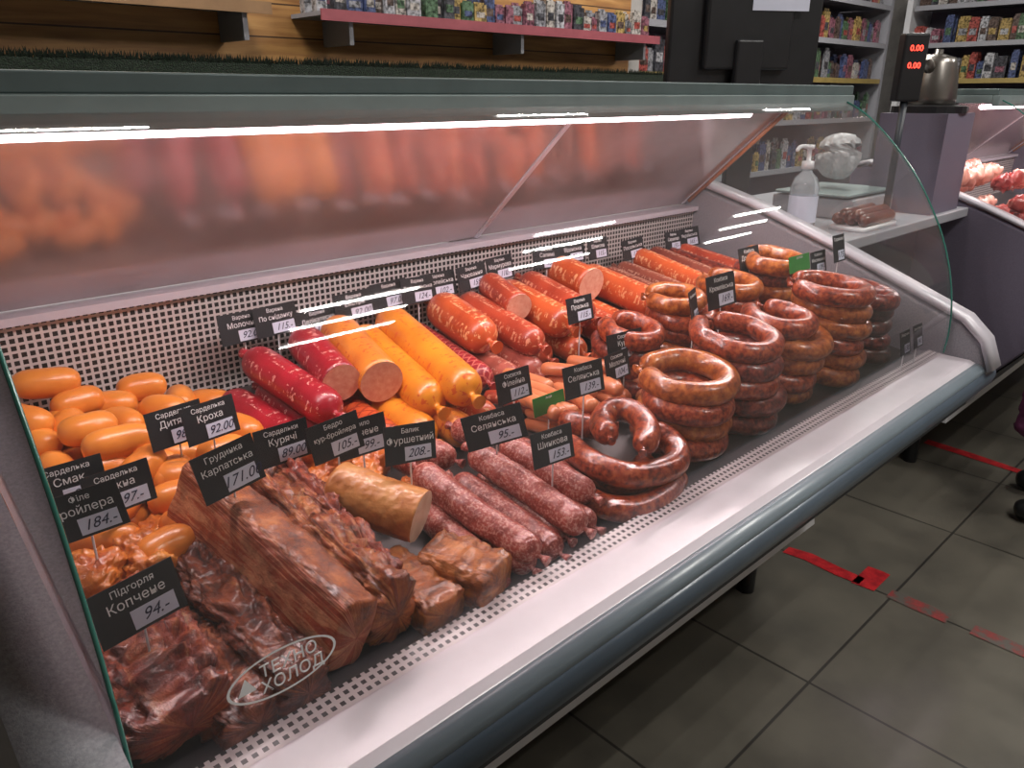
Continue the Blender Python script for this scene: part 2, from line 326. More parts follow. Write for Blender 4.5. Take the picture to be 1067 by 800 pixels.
# ------------------------------------------------------------ display case
XL,XR=.09,1.85
def case(name,x0,x1,led=6.0,endm='abs'):
    root=empty(name)
    e=.055
    z=lambda d:H-d
    end=[(.43,z(.575)),(.455,z(.515)),(.5,z(.475)),(.8,z(.36)),(1.05,z(.275)),(1.2,z(.235)),(1.26,z(.25)),(1.26,.26),(.82,.2),(.80,z(1.06)),(.455,z(.65))]
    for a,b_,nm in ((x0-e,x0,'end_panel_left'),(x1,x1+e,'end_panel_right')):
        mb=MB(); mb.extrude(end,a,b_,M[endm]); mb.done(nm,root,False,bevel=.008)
        rim=[(y,zz+.002) for y,zz in end[:7]]
        mb=MB(); pts=rim; k=len(mb.v)
        for x in (a-.002,b_+.002):
            mb.v+=[Vector((x,y,zz+.006)) for y,zz in pts]
        for i in range(len(pts)-1): mb.face([k+i,k+i+1,k+len(pts)+i+1,k+len(pts)+i],M['absw'] if nm!='end_panel_left' or endm!='abs' else M['abs'])
        o=mb.done('rim_'+nm[-4:],root,True); sd=o.modifiers.new('s','SOLIDIFY'); sd.thickness=.012
    mb=MB(); mb.extrude([(.53,z(.548)),(.468,z(.548)),(.455,z(.553)),(.455,z(.60)),(.53,z(.60))],x0,x1,M['sill']); mb.done('front_sill',root,False,bevel=.002)
    mb=MB(); mb.extrude([(.457,z(.553)),(.447,z(.554)),(.437,z(.562)),(.434,z(.570)),(.46,z(.60))],x0-.06,x1+.06,M['bumpl']); mb.done('bumper_light_band',root,True)
    mb=MB(); mb.extrude([(.436,z(.570)),(.428,z(.580)),(.427,z(.592)),(.433,z(.610)),(.458,z(.640)),(.50,z(.645)),(.50,z(.58))],x0-.065,x1+.065,M['bump']); mb.done('bumper',root,True)
    mb=MB(); mb.extrude([(.46,z(.62)),(.457,z(.65)),(.79,z(1.07)),(1.24,z(1.07)),(1.24,z(.62))],x0+.002,x1-.002,M['dark']); mb.done('lower_body',root,False)
    mb=MB(); mb.extrude([(.777,z(1.095)),(.773,z(1.12)),(1.24,z(1.12)),(1.24,z(1.095))],x0-e,x1+e,M['white']); mb.done('base_trim',root,False)
    mb=MB(); mb.box((x0,.95,.06),(x1,1.2,.23),M['black'])
    for x in (x0+.05,x1-.05):
        for y in (.9,1.15): mb.cyl((x,y,0),(x,y,.232),.025,.025,M['black'])
    mb.done('base_and_feet',root,False)
    mb=MB(); mb.extrude([(.56,.783),(1.235,zdeck(1.235)),(1.235,zdeck(1.235)-.03),(.56,.753)],x0,x1,M['deck']); mb.done('deck',root,False)
    mb=MB(); mb.extrude([(.528,.802),(.556,.805),(.556,.78),(.528,.78)],x0,x1,M['strip']); mb.done('front_air_grille',root,False)
    mb=MB(); mb.box((x0+.0,1.215,.84),(x1,1.23,1.06),M['grid']); mb.done('back_grid',root,False)
    mb=MB(); mb.box((x0,1.20,1.055),(x1,1.26,1.067),M['absw']); mb.box((x0,1.232,.26),(x1,1.26,1.055),M['white']); mb.done('back_ledge',root,False)
    def door(xa,xb,off,nm):
        mb=MB(); mb.extrude([(1.235+off,1.07),(.955+off,1.325),(.962+off,1.331),(1.242+off,1.076)],xa,xb,M['mirror']); mb.done(nm,root,False)
        mb=MB()
        for q in (xa+.004,xb-.016): mb.extrude([(1.232+off,1.069),(.952+off,1.324),(.955+off,1.328),(1.236+off,1.073)],q,q+.012,M['absw'])
        mb.done(nm+'_frame',root,False)
    xm=(x0+x1)/2+.05
    door(x0,xm+.06,0,'sliding_door_1'); door(xm-.02,x1,.012,'sliding_door_2')
    mb=MB(); mb.box((x0-.03,.845,1.328),(x1+.03,.985,1.352),M['rail']); mb.box((x0-.03,.83,1.352),(x1+.03,.99,1.372),M['raild']); mb.box((x0-.03,.825,1.318),(x1+.03,.845,1.352),M['rail']); mb.done('top_rail',root,False,bevel=.002)
    mb=MB(); mb.cyl((x0+.06,.90,1.315),(x1-.3,.90,1.315),.0075,.0075,M['led']); mb.done('led_tube',root)
    L=bpy.data.lights.new('led_light','AREA'); L.shape='RECTANGLE'; L.size=x1-x0-.1; L.size_y=.03; L.energy=led; L.color=(1,.82,.82)
    o=bpy.data.objects.new('led_light',L); COL.objects.link(o); o.location=((x0+x1)/2,.88,1.30); o.rotation_euler=(math.radians(-4),0,0); o.parent=root
    gp=[(.845,1.345),(.79,1.318),(.74,1.28),(.69,1.232),(.645,1.18),(.605,1.12),(.572,1.06),(.545,.99),(.528,.92),(.522,.86),(.524,.806)]
    mb=MB(); k=0
    for x in (x0+.003,x1-.003): mb.v+=[Vector((x,y,zz)) for y,zz in gp]
    for i in range(len(gp)-1): mb.face([i,i+1,len(gp)+i+1,len(gp)+i],M['glass'])
    mb.done('front_glass',root)
    for x,nm,mm in ((x0+.006,'side_glass_left','gedge'),(x1-.006,'side_glass_right','gedge')):
        mb=MB(); poly=gp[:-1]+[(.524,.86),(.8,.985),(1.05,1.07),(1.2,1.11),(.955,1.33)]
        mb.v+=[Vector((x,y,zz)) for y,zz in poly]; mb.face(list(range(len(poly))),M['glass']); mb.done(nm,root,False)
        mb=MB()
        mb.tube([(x,y-.002,zz) for y,zz in gp],.0020,M[mm],nub=False,segs=8,step=.01); mb.done('glass_edge_'+nm[-5:],root)
    mb=MB(); mb.cyl((x1-.012,.955,1.325),(x1-.012,1.225,1.08),.005,.005,M['gedgeo'],8); mb.done('door_edge_trim',root)
    return root
case('display_case',XL,XR)
st=empty('glass_logo_sticker',(.225,.5205,.889))
st.rotation_euler=(math.radians(84),0,0)
mb=MB(); n=40; k=0
for rr in (1,.95): mb.v+=[Vector((.05*rr*math.cos(2*math.pi*i/n)*1.02,.021*(rr if rr==1 else .91)*math.sin(2*math.pi*i/n),0)) for i in range(n)]
for i in range(n): j=(i+1)%n; mb.face([i,j,n+j,n+i],M['ink'])
mb.done('ellipse',st,False)
text('ТЕХНО','line_1',st,M['ink'],.016,(.006,.0065,0)); text('ХОЛОД','line_2',st,M['ink'],.016,(.008,-.0085,0)); text('▲','mark',st,M['ink'],.018,(-.034,0,0))

# ------------------------------------------------------------ sausages
S=[[(181,1190,100),(263,1163,100)],[(157,1150,85),(201,1085,85)],[(225,1144,75),(274,1150,75)],[(197,1048,90),(266,1045,90)],[(204,975,100),(287,966,100)],[(177,1027,70),(188,956,70)],[(230,921,80),(282,963,80)],[(290,992,60),(334,953,60)],[(276,928,65),(317,906,65)],[(255,887,60),(300,880,60)],[(330,952,60),(392,954,60)],[(201,980,70),(254,970,70)],[(256,851,50),(282,818,50)],[(144,882,60),(211,824,60)],[(128,990,80),(151,928,80)],[(117,915,70),(157,905,70)],[(402,1037,50),(429,972,50)],[(202,790,60),(257,800,60)]]
mb=MB()
def sard(a,b_,r=.0215):
    a=Vector(a);b_=Vector(b_); d=(b_-a); L=max(d.length,.070); c=(a+b_)/2; d.normalize(); sd=Vector((-d.y,d.x,0))*random.uniform(-.010,.010)
    mb.tube([c-d*L/2,c+sd,c+d*L/2],r,M['sard'],nub=False,step=.01,segs=18,blunt=1.3)
for a,b_ in S: sard(W([q/1000 for q in a]),W([q/1000 for q in b_]))
for x in [.13+.052*i for i in range(7)]:
    for y in [.86+.06*i for i in range(6)]:
        if y<.9 and x>.33: continue
        for h in (.022,.055) if (y>.9 and x<.36) else (.022,):
            a=random.uniform(0,3.14); X=x+random.uniform(-.01,.01); Y=y+random.uniform(-.01,.01); q=Vector((math.cos(a),math.sin(a),0))*.034
            X=max(X,.13); c=W((X,Y,h+random.uniform(-.004,.01))); q=Vector((q.x*.8,q.y,q.z)); sard(c-q,c+q)
mb.done('short_sausage_pile')

def saus(name,a,b_,r,mat,cut1=False,cut=None,bend=0,cut0=False,**k):
    mb=MB(); a=W(a);b_=W(b_); m_=(a+b_)/2+Vector((bend,0,0))
    mb.tube([a,m_,b_],r,M[mat],segs=28,cut1=cut1,cut0=cut0,cutmat=M[cut] if cut else None,**k)
    return mb.done(name)
B='boiled_sausage'
saus(B,(.505,1.14,.085),(.525,.925,.080),.029,'crim')
saus(B,(.455,1.13,.03),(.478,.93,.03),.029,'crim')
saus(B,(.515,1.13,.03),(.530,.90,.03),.028,'crim')
saus(B,(.59,1.13,.105),(.563,.965,.10),.031,'crim',True,'cutp')
saus(B,(.665,1.15,.10),(.622,.945,.095),.035,'yell2',True,'cutp')
saus(B,(.715,1.15,.075),(.680,.885,.065),.033,'yell')
saus(B,(.775,1.15,.095),(.722,.850,.088),.034,'yell')
saus(B,(.64,1.08,.03),(.648,.86,.03),.030,'yell')
saus(B,(.59,1.05,.03),(.585,.865,.035),.029,'onet')
saus(B,(.70,1.06,.028),(.705,.835,.028),.028,'yell2')
saus(B,(.76,1.06,.028),(.765,.85,.028),.028,'oran')
saus(B,(.845,1.17,.05),(.832,.935,.045),.025,'crimnet')
saus(B,(.90,1.16,.095),(.880,.985,.09),.037,'oran')
saus(B,(.89,1.15,.03),(.90,.93,.03),.026,'pinkbr')
saus(B,(.975,1.17,.085),(.965,.94,.08),.030,'redo')
saus(B,(1.03,1.16,.12),(1.0,1.03,.115),.028,'redo',True,'cutp')
saus(B,(.955,1.15,.03),(.955,.93,.03),.027,'pinkbr')
saus(B,(1.085,1.17,.09),(1.072,.965,.085),.034,'oran')
saus(B,(1.15,1.17,.10),(1.13,.96,.095),.031,'redo')
saus(B,(1.02,1.15,.03),(1.02,.97,.03),.028,'redo')
saus(B,(1.10,1.15,.03),(1.10,.95,.03),.028,'oran')
saus(B,(1.24,1.17,.115),(1.235,1.05,.115),.037,'oran',True,'cutp')
saus(B,(1.20,1.16,.05),(1.20,.95,.05),.033,'redo')
saus(B,(1.265,1.16,.04),(1.26,.95,.04),.032,'oran')
saus(B,(1.345,1.17,.085),(1.335,.95,.085),.034,'oran')
C='dry_sausage'
saus(C,(1.42,1.17,.075),(1.41,.95,.075),.024,'brown')
saus(C,(1.475,1.17,.08),(1.47,.95,.08),.024,'brown')
saus(B,(1.54,1.17,.10),(1.52,.94,.095),.028,'oran')
saus(C,(1.60,1.17,.10),(1.59,.95,.095),.025,'brown')
saus(C,(1.66,1.17,.09),(1.66,.95,.09),.025,'kdark')
saus(B,(1.72,1.17,.09),(1.73,.95,.09),.027,'redo')
mb=MB()
for i in range(9): mb.tube([W((1.31+.06*i,1.17,.028)),W((1.31+.06*i,.95,.028))],.025,M[random.choice(['redo','kdark','pinkbr'])],segs=16)
mb.done('sausage_bottom_layer')
mb=MB()
for i in range(46):
    X=.82+random.random()*.32; Y=.79+random.random()*.10; h=.014+.022*(i%3); a=random.uniform(1.1,2.0); q=Vector((math.cos(a),math.sin(a),0))*.055
    c=W((X,Y,h)); mb.tube([c-q,c+Vector((random.uniform(-.006,.006),0,.002)),c+q],.0125,M[random.choice(['hot','hot','hot','hot','redo'])],segs=12,nub=False,step=.01)
mb.done('hot_dog_pile')
for i,(x0,y0,h0,x1,y1,h1) in enumerate([(.552,.765,.062,.580,.562,.040),(.640,.755,.065,.662,.560,.045),(.600,.745,.04,.622,.565,.022),(.540,.74,.022,.530,.58,.022),(.575,.75,.022,.575,.57,.02),(.675,.74,.022,.700,.575,.022),(.70,.755,.058,.725,.60,.045),(.655,.74,.02,.655,.585,.02),(.745,.78,.03,.745,.62,.025),(.60,.83,.05,.62,.77,.05),(.68,.84,.05,.70,.78,.06),(.56,.84,.05,.57,.78,.05)]):
    saus('salami_stick',(x0,y0,h0),(x1,y1,h1),.0205,'sal' if i%3!=2 else 'sal2',bend=random.uniform(-.006,.006),amp=.0008,freq=60,seed=i,ridge=.5,step=.004)
def loop(mb,pts,r,mat): mb.tube([W(p) for p in pts],r,M[mat],segs=18)
mb=MB()
loop(mb,[(.80,.72,.045),(.772,.65,.058),(.785,.595,.060),(.83,.572,.060),(.88,.572,.060),(.91,.60,.065),(.905,.64,.075)],.0195,'krak')
loop(mb,[(.815,.585,.096),(.862,.615,.098),(.885,.66,.098),(.870,.69,.092),(.835,.68,.085),(.805,.64,.09)],.0190,'krak')
loop(mb,[(.77,.70,.02),(.745,.62,.02),(.78,.572,.02),(.85,.567,.022),(.91,.585,.022)],.0190,'krak')
loop(mb,[(.80,.75,.022),(.785,.66,.025),(.83,.61,.025),(.90,.64,.022)],.0190,'krak')
loop(mb,[(.83,.76,.06),(.84,.72,.06),(.87,.70,.058),(.90,.73,.05),(.91,.78,.05)],.0190,'krak')
mb.done('smoked_sausage_loops')
def stack(name,cx,cy,layers,R,r,mats,ang=0,jit=.012,h0=0,arm=.075):
    """bundles of U-bent sausages laid flat on one another, bends towards the customer"""
    mb=MB()
    for l in range(layers):
        x=cx+random.uniform(-jit,jit); y=cy+random.uniform(-jit,jit)*.6; a0=ang+random.uniform(-.5,.5); h=h0+r+l*r*1.68
        tx,ty=random.uniform(-.09,.09),random.uniform(-.06,.06)
        Rr=R*random.uniform(.72,1.08); loc=[]; close=random.uniform(.1,.8)
        loc.append((-Rr*close*.6,arm*random.uniform(.8,1.1))); loc.append((-Rr*.95,arm*.45))
        for i in range(7):
            a=math.pi+math.pi*i/6; loc.append((Rr*math.cos(a)*random.uniform(.95,1.05),Rr*.95*math.sin(a)))
        loc.append((Rr*.95,arm*.45)); loc.append((Rr*close*.6,arm*random.uniform(.8,1.15)))
        pts=[]
        for dx,dy in loc:
            X=dx*math.cos(a0)-dy*math.sin(a0); Y=dx*math.sin(a0)+dy*math.cos(a0)
            pts.append((x+X,y+Y,max(h0+r*.9,h+X*tx+Y*ty)))
        mb.tube([W(p) for p in pts],r*random.uniform(.90,1.03),M[mats[l%len(mats)]],segs=18)
    return mb.done(name)
st_='ring_sausage_stack'
stack(st_,1.025,.655,4,.060,.0200,['krak','kor','krak','kor'],.25)
stack(st_,1.185,.655,5,.060,.0200,['kdark','kdark','krak','kdark','krak'],.2)
stack(st_,1.35,.655,5,.058,.0200,['kor','krak','kor'],-.1)
stack(st_,1.53,.65,6,.066,.0200,['kor','kor','krak'],.1)
stack(st_,1.71,.66,5,.054,.0185,['kblk','kdark','kblk'],0)
stack(st_,1.115,.845,4,.052,.0190,['kdark','krak'],.4,arm=.06)
stack(st_,1.275,.845,5,.056,.0190,['krak','kor','krak','krak','kor'],.3,arm=.06)
stack(st_,1.44,.845,5,.058,.0190,['kor','krak'],0,arm=.06)
stack(st_,1.61,.845,6,.060,.0190,['kdark','kor'],0,arm=.06)
# ------------------------------------------------------------ smoked meats
def meat(name,a,b_,w,h,mat,amp=.006,freq=22,seed=1,exp=3,bend=(0,0,0),cut1=False,cut=None,roll=0,lobes=0,st=1.0,ridge=1.0):
    mb=MB(); A=W(a);B_=W(b_); m_=(A+B_)/2+Vector(bend); r=.5*min(w,h)
    mb.tube([A,m_,B_],r,M[mat],sx=w/2/r,sz=h/2/r,segs=90,exp=exp,amp=amp,freq=freq,seed=seed,step=.0025,nub=False,cut1=cut1,cutmat=M[cut] if cut else None,roll=roll,blunt=.3,lobes=lobes,st=st,ridge=ridge)
    return mb.done(name)
meat('smoked_pork_jowl',(.148,.755,.055),(.158,.572,.048),.090,.050,'meatr',.008,36,1,exp=4.5,roll=.15,st=.7,ridge=.7)
meat('smoked_pork_jowl',(.182,.74,.028),(.214,.560,.025),.070,.045,'meatd',.007,38,2,exp=4,st=.6,ridge=.7)
meat('smoked_ribs',(.248,.830,.035),(.262,.555,.034),.054,.060,'meatd',.006,44,3,exp=4,st=.4,roll=.2,ridge=.7)
meat('smoked_brisket_slab',(.283,.850,.088),(.320,.560,.062),.050,.084,'brisk',.0026,24,4,exp=6,roll=-.3,st=.4,ridge=.3)
meat('smoked_ribs',(.358,.89,.062),(.376,.568,.055),.060,.078,'meat',.008,38,5,st=.4,exp=3.6,roll=-.2,ridge=.9)
meat('smoked_ribs',(.402,.88,.078),(.392,.60,.062),.036,.045,'meatr',.006,44,6,st=.4,exp=3.2)
meat('smoked_pork_slab',(.430,.68,.026),(.438,.562,.026),.060,.045,'ham',.0035,34,7,exp=5,ridge=.5)
meat('smoked_pork_slab',(.480,.655,.030),(.515,.558,.032),.070,.052,'ham',.0035,34,8,exp=5,ridge=.5)
meat('cured_pork_loin',(.425,.775,.078),(.487,.672,.070),.068,.064,'loin',.0015,26,9,exp=2.2,cut1=True,cut='cutpale',ridge=.2)
for i,(x,y,h,a,w) in enumerate([(.44,.83,.05,.3,.05),(.50,.81,.045,1.2,.05),(.47,.86,.06,2.2,.045),(.41,.90,.04,.7,.05),(.53,.86,.035,1.6,.045),(.36,.91,.05,2.6,.045),(.52,.77,.025,.2,.04)]):
    q=Vector((math.cos(a),math.sin(a),0))*.035
    meat('smoked_chicken_piece',(x-q.x,y-q.y,h),(x+q.x,y+q.y,h),w,.042,'chick',.006,30,10+i,exp=2.4,ridge=.6)
for i,(x,y,h,a) in enumerate([(.17,.83,.03,.2),(.15,.79,.065,1.0),(.24,.86,.03,.5),(.205,.80,.055,1.5)]):
    q=Vector((math.cos(a),math.sin(a),0))*.032
    meat('smoked_chicken_piece',(x-q.x,y-q.y,h),(x+q.x,y+q.y,h),.06,.045,'chick',.007,30,20+i,exp=2.6,ridge=.6)

# ------------------------------------------------------------ price tags
def tag(x,y,zc,l1,l2,price,yaw=0,roll=0,tilt=-12,w=.072,h=.049,green=False,pin=True,base=None):
    root=empty('price_tag',(x,y,zc)); root.rotation_euler=(math.radians(90+tilt),math.radians(roll),math.radians(yaw))
    rm=root.rotation_euler.to_matrix()
    mb=MB(); mb.box((-w/2,-h/2,-.0012),(w/2,h/2,0),M['green'] if green else M['tag'])
    if not green: mb.box((-w*.12,-h*.44,0),(w*.40,-h*.08,.0006),M['label'])
    o=mb.done('card',root,False)
    if pin:
        d=zc-base if base is not None else zc-zdeck(y)
        mb=MB(); v=rm.inverted()@Vector((0,0,-max(.03,d-.02))); mb.cyl((0,-h*.3,-.003),(v.x,v.y-h*.3,v.z-.003),.0012,.0012,M['white'],6); mb.done('pin',root,False)
    fit=lambda s_,sz: min(sz,w*.90/(max(1,len(s_))*.60))
    text(l1,'product_text',root,M['ink'],fit(l1,h*.18),(0,h*.34,.0004),ext=.0001)
    if l2: text(l2,'product_name',root,M['ink'],fit(l2,h*.25),(0,h*.10,.0004),ext=.0001)
    if price: text(price,'price_text',root,M['inkb'],h*.31,(w*.14,-h*.26,.0009),shear=.4,ext=.0001)
def T(x,y,hh,*a,**k): tag(x,y,zdeck(y)+hh,*a,**k)
T(.341,.911,.13,'Сарделька','Кроха','92.00',yaw=8)
T(.305,.93,.125,'Сарделька','Дитяча','98.00',yaw=6)
T(.205,.841,.12,'Сарделька','Ніжна','97.-',yaw=5)
T(.165,.87,.125,'Сарделька','Смак','89.-',yaw=0)
T(.156,.787,.14,'Філе','бройлера','184.-',yaw=-14,roll=-8)
T(.154,.646,.13,'Підгорля','Копчене','94.-',yaw=6,roll=-4,w=.078,h=.051)
T(.293,.752,.160,'Грудинка','Карпатська','171.00',yaw=4,roll=-7,h=.054)
T(.443,.783,.135,'Бедро','кур-бройлера','105.-',yaw=0,roll=-4)
T(.485,.79,.12,'Крило','копчене','99.-',yaw=-4)
T(.512,.722,.135,'Балик','Фуршетний','208.-',yaw=-8,roll=6)
T(.395,.829,.12,'Сардельки','Курячі','89.00',yaw=0)
T(1.074,.939,.13,'Варена','Празька','115.-',yaw=0)
T(1.056,.813,.11,'Сосиски','Курячі','118.-',yaw=-5,w=.09)
T(1.02,.80,.085,'Сосиски','Молочні','104.-',yaw=5)
T(.819,.704,.15,'Ковбаса','Селянська','139.-',yaw=-5,w=.08)
T(.771,.805,.11,'Сосиска','Філейна','112.-',yaw=0)
T(.692,.646,.11,'Ковбаса','Шинкова','153.-',yaw=-6)
T(.646,.713,.12,'Ковбаса','Селянська','95.-',yaw=-32,roll=-12,w=.085)
T(1.554,.864,.18,'Ковбаса','Домашня','126.-',yaw=0,w=.085,h=.058,tilt=-14)
T(1.249,.745,.20,'Ковбаса','Кремлівська','169.-',yaw=0,w=.095,h=.062)
T(1.17,.75,.18,'Краківська','','145.-',yaw=20,w=.05,h=.065)
T(.82,.775,.08,'Акція','','',green=True,w=.07,h=.03)
T(1.58,.76,.20,'ЕКОНОМ','','',green=True,w=.09,h=.035)
T(1.67,.76,.19,'Ковбаса','Мисливська','129.-',w=.07)
T(1.72,.74,.22,'Сервелат','','175.-',w=.055,h=.06)
T(1.66,.545,.085,'Лікарська','','130.-',w=.05,h=.05)
T(1.73,.545,.085,'Дрогобицька','','141.-',w=.05,h=.05)
for i,(x,zc,l2,pr) in enumerate([(.505,1.003,'Молочна','92.00'),(.56,1.006,'По сніданку','115.-'),(.64,.985,'Делікатесна','130.00'),(.711,1.003,'Екстра','92.00'),(.79,1.008,'Білоцерківська','97.00'),(.85,1.008,'Любительська','124.-'),(.905,1.008,'Європейська','102.-'),(.985,1.012,'Чаювання','159.-'),(1.067,1.017,'Мармурова','110.-'),(1.20,1.022,'Салямі','152.-'),(1.29,1.022,'Віденська','91.00'),(1.37,1.02,'Шинкова','115.-'),(1.51,1.0,'Посольська','175.-'),(1.67,1.0,'Сервелат','155.-'),(1.75,1.0,'Українська','165.-')]):
    tag(x,1.155-.006*(i%2),zc,'Варена',l2,pr,yaw=random.uniform(-6,8),roll=random.uniform(-4,3),w=.080,h=.049,base=.90)

# ------------------------------------------------------------ background
ws=empty('snack_wall_shelf')
PK=[(.28,.05,.04),(.05,.07,.16),(.32,.22,.07),(.34,.34,.36),(.06,.12,.06),(.04,.04,.05),(.36,.33,.30),(.20,.07,.10),(.08,.05,.04),(.22,.22,.24)]
pk=[organic('packet_foil_%d'%i,[(.38,tuple(q*.22 for q in c)),(.5,c),(.64,tuple(min(1,q*1.4+.04) for q in c))],70,4,.35,.3,.3,40,.003) for i,c in enumerate(PK)]
def shelf(x0,x1,y0,y1,zz,edge,parent,fill=True,hmin=.08,hmax=.16,wmin=.03,wmax=.06):
    mb=MB(); mb.box((x0,y0,zz-.012),(x1,y1,zz),M['abs']); mb.box((x0,y0-.006,zz-.026),(x1,y0,zz+.006),edge)
    mb.done('board',parent,False)
    if fill:
        mb=MB(); x=x0+.01
        while x<x1-.08:
            w=random.uniform(wmin,wmax); h=random.uniform(hmin,hmax); d=random.uniform(.015,.03); m_=random.choice(pk); y=y0+.02+random.random()*.03
            for yy in (y,y+.07):
                mb.box((x,yy,zz),(x+w,yy+d,zz+h*.9),m_); mb.box((x+.004,yy+d*.4,zz+h*.9),(x+w-.004,yy+d*.6,zz+h),m_)
                mb.box((x+w*.15,yy-.001,zz+h*.3),(x+w*.85,yy,zz+h*.55),random.choice(pk))
            x+=w+.004+random.choice([0,0,0,.02])
        mb.done('packets',parent,False,bevel=.004)
pinkedge=plain('shelf_edge_pink',(.34,.08,.10),.5)
shelf(1.34,3.03,2.24,2.418,1.59,pinkedge,ws,hmin=.06,hmax=.12)
woode=plain('shelf_edge_wood',(.30,.17,.08),.5)
sw=empty('snack_wall_shelf'); shelf(-.9,1.18,2.24,2.418,1.595,woode,sw,hmin=.1)
br=MB()
for x in (-.3,.4,1.1): br.box((x,2.26,1.5),(x+.015,2.418,1.585),M['abs'])
br.done('brackets',sw,False)
br=MB()
for x in (1.45,2.2,2.95): br.box((x,2.26,1.5),(x+.015,2.418,1.575),M['abs'])
br.done('brackets',ws,False)
bc=empty('back_counter'); mb=MB(); mb.box((-1.5,2.05,0),(3.0,2.415,1.40),M['dark']); mb.done('cabinet',bc,False)
mb=MB(); mb.box((-1.5,2.04,1.40),(3.0,2.40,1.43),M['turf'])
for i in range(3600):
    x=random.uniform(-.2,3.0); y=2.04+random.random()*.1; a=random.uniform(-.01,.01); k=len(mb.v)
    mb.v+=[Vector((x-.004,y,1.425)),Vector((x+.004,y,1.425)),Vector((x+a,y-.006,1.425+random.uniform(.012,.03)))]; mb.face([k,k+1,k+2],M['turf'])
mb.done('turf_mat',bc,False)
yel=plain('shelf_edge_yellow',(.34,.25,.08),.5)
def rack(x0,x1,loc=(0,0,0),rz=0,mw=.08):
    rk=empty('grocery_rack',loc); rk.rotation_euler=(0,0,rz); mb=MB()
    mb.box((x0,0,0),(x0+.04,.4,2.2),M['white']); mb.box((x1,0,0),(x1+.04,.4,2.2),M['abs']); mb.box((x0,.38,0),(x1+.04,.4,2.2),M['absd']); mb.done('frame',rk,False)
    for zz in (.9,1.2,1.46,1.70,1.95): shelf(x0+.06,x1-.02,0,.38,zz,yel if zz in (1.46,) else M['abs'],rk,hmin=.10,hmax=.19,wmin=.04,wmax=mw)
rack(3.2,6.2,(0,2.55,0))
rack(0,3.0,(6.35,2.5,0),-math.pi/2)
cc=empty('cashier_counter'); mb=MB(); mb.box((1.95,.98,0),(2.9,1.5,.97),M['dark']); mb.box((1.93,.84,.97),(2.92,1.52,1.0),M['abs']); mb.done('counter_body',cc,False,bevel=.004)
mo=empty('pos_monitor',(2.16,1.30,0)); mo.rotation_euler=(0,0,math.radians(-34)); mb=MB()
mb.box((-.23,-.02,1.36),(.23,.015,1.74),M['black']); mb.box((-.13,-.045,1.42),(.13,-.02,1.62),M['black']); mb.done('screen',mo,False,bevel=.008)
mb=MB(); mb.box((-.04,-.06,1.02),(.04,-.03,1.5),M['black']); mb.box((-.12,-.1,1.0),(.12,.12,1.02),M['black']); mb.done('stand',mo,False,bevel=.006)
mb=MB(); mb.box((-.0,-.048,1.575),(.17,-.046,1.72),M['label']); mb.done('paper_note',mo,False)
s_=empty('shop_scale',(2.47,.98,0)); mb=MB(); mb.box((-.14,.0,1.0),(.16,.26,1.06),M['abs']); mb.box((-.15,.01,1.065),(.17,.25,1.075),M['rail']); mb.done('platform',s_,False,bevel=.006)
mb=MB(); mb.cyl((-.02,-.05,1.0),(-.02,-.05,1.36),.010,.010,M['dark']); mb.lathe((-.02,-.05,1.0),[(.03,0),(.03,.012),(.012,.02)],M['abs']); mb.done('pole',s_)
dp=empty('display_head',(-.02,-.05,1.43)); dp.parent=s_; dp.rotation_euler=(0,0,math.radians(-42)); mb=MB(); mb.box((-.035,-.02,-.095),(.035,.02,.085),M['black']); mb.done('shell',dp,False,bevel=.006)
red=emis('red_led_digits',(1,.05,.03),5)
for i,tx in enumerate(('0.00','0.00')): text(tx,'digits_%d'%i,dp,red,.022,(0,-.022,.045-.045*i),(math.radians(90),0,0))
kt=empty('electric_kettle',(2.74,.96,1.0)); steel=plain('brushed_steel',(.26,.24,.22),.3,metal=.9)
mb=MB(); mb.box((-.12,-.1,0),(.12,.1,.30),M['absd']); mb.lathe((0,0,.30),[(.11,0),(.11,.02),(.075,.024)],M['black']); mb.done('stand_box',kt,False)
mb=MB(); mb.lathe((0,0,.325),[(.070,0),(.072,.02),(.066,.08),(.056,.12),(.052,.135),(.03,.142),(.012,.148),(.012,.16)],steel); mb.tube([(.05,0,.44),(.10,0,.445),(.115,0,.41),(.095,0,.36),(.066,0,.35)],.009,M['black'],nub=False); mb.cyl((-.045,0,.42),(-.088,0,.46),.018,.011,steel); mb.done('body',kt)
sb=empty('sanitizer_bottle',(2.03,.99,1.0)); clr=plain('bottle_plastic',(.72,.78,.82),.12,var=.03); clr.node_tree.nodes['Principled BSDF'].inputs['Transmission Weight'].default_value=.75; clr.node_tree.nodes['Principled BSDF'].inputs['IOR'].default_value=1.2
mb=MB(); mb.lathe((0,0,0),[(.034,0),(.037,.008),(.037,.12),(.030,.145),(.014,.16),(.014,.17)],clr); mb.done('bottle',sb)
mb=MB(); mb.lathe((0,0,.168),[(.016,0),(.016,.02),(.006,.022),(.006,.05),(.012,.052),(.012,.062)],M['white']); mb.tube([(0,0,.225),(-.03,.01,.226),(-.045,.014,.215)],.005,M['white'],nub=False); mb.done('pump',sb)
mb=MB(); mb.cyl((0,0,.03),(0,0,.10),.0376,.0376,M['label'],24,False); mb.done('label',sb)
mb=MB(); mb.box((2.14,.86,1.0),(2.36,.96,1.012),M['white'])
for i in range(5): mb.tube([(2.15,.875+.018*i,1.03+.012*(i%2)),(2.35,.875+.018*i,1.03+.012*(i%2))],.017,M['kblk'],segs=12)
mb.done('sausage_tray')
pbag=organic('plastic_bag_white',[(.3,(.42,.42,.44)),(.7,(.7,.7,.72))],14,5,.35,.3,1,30,.01)
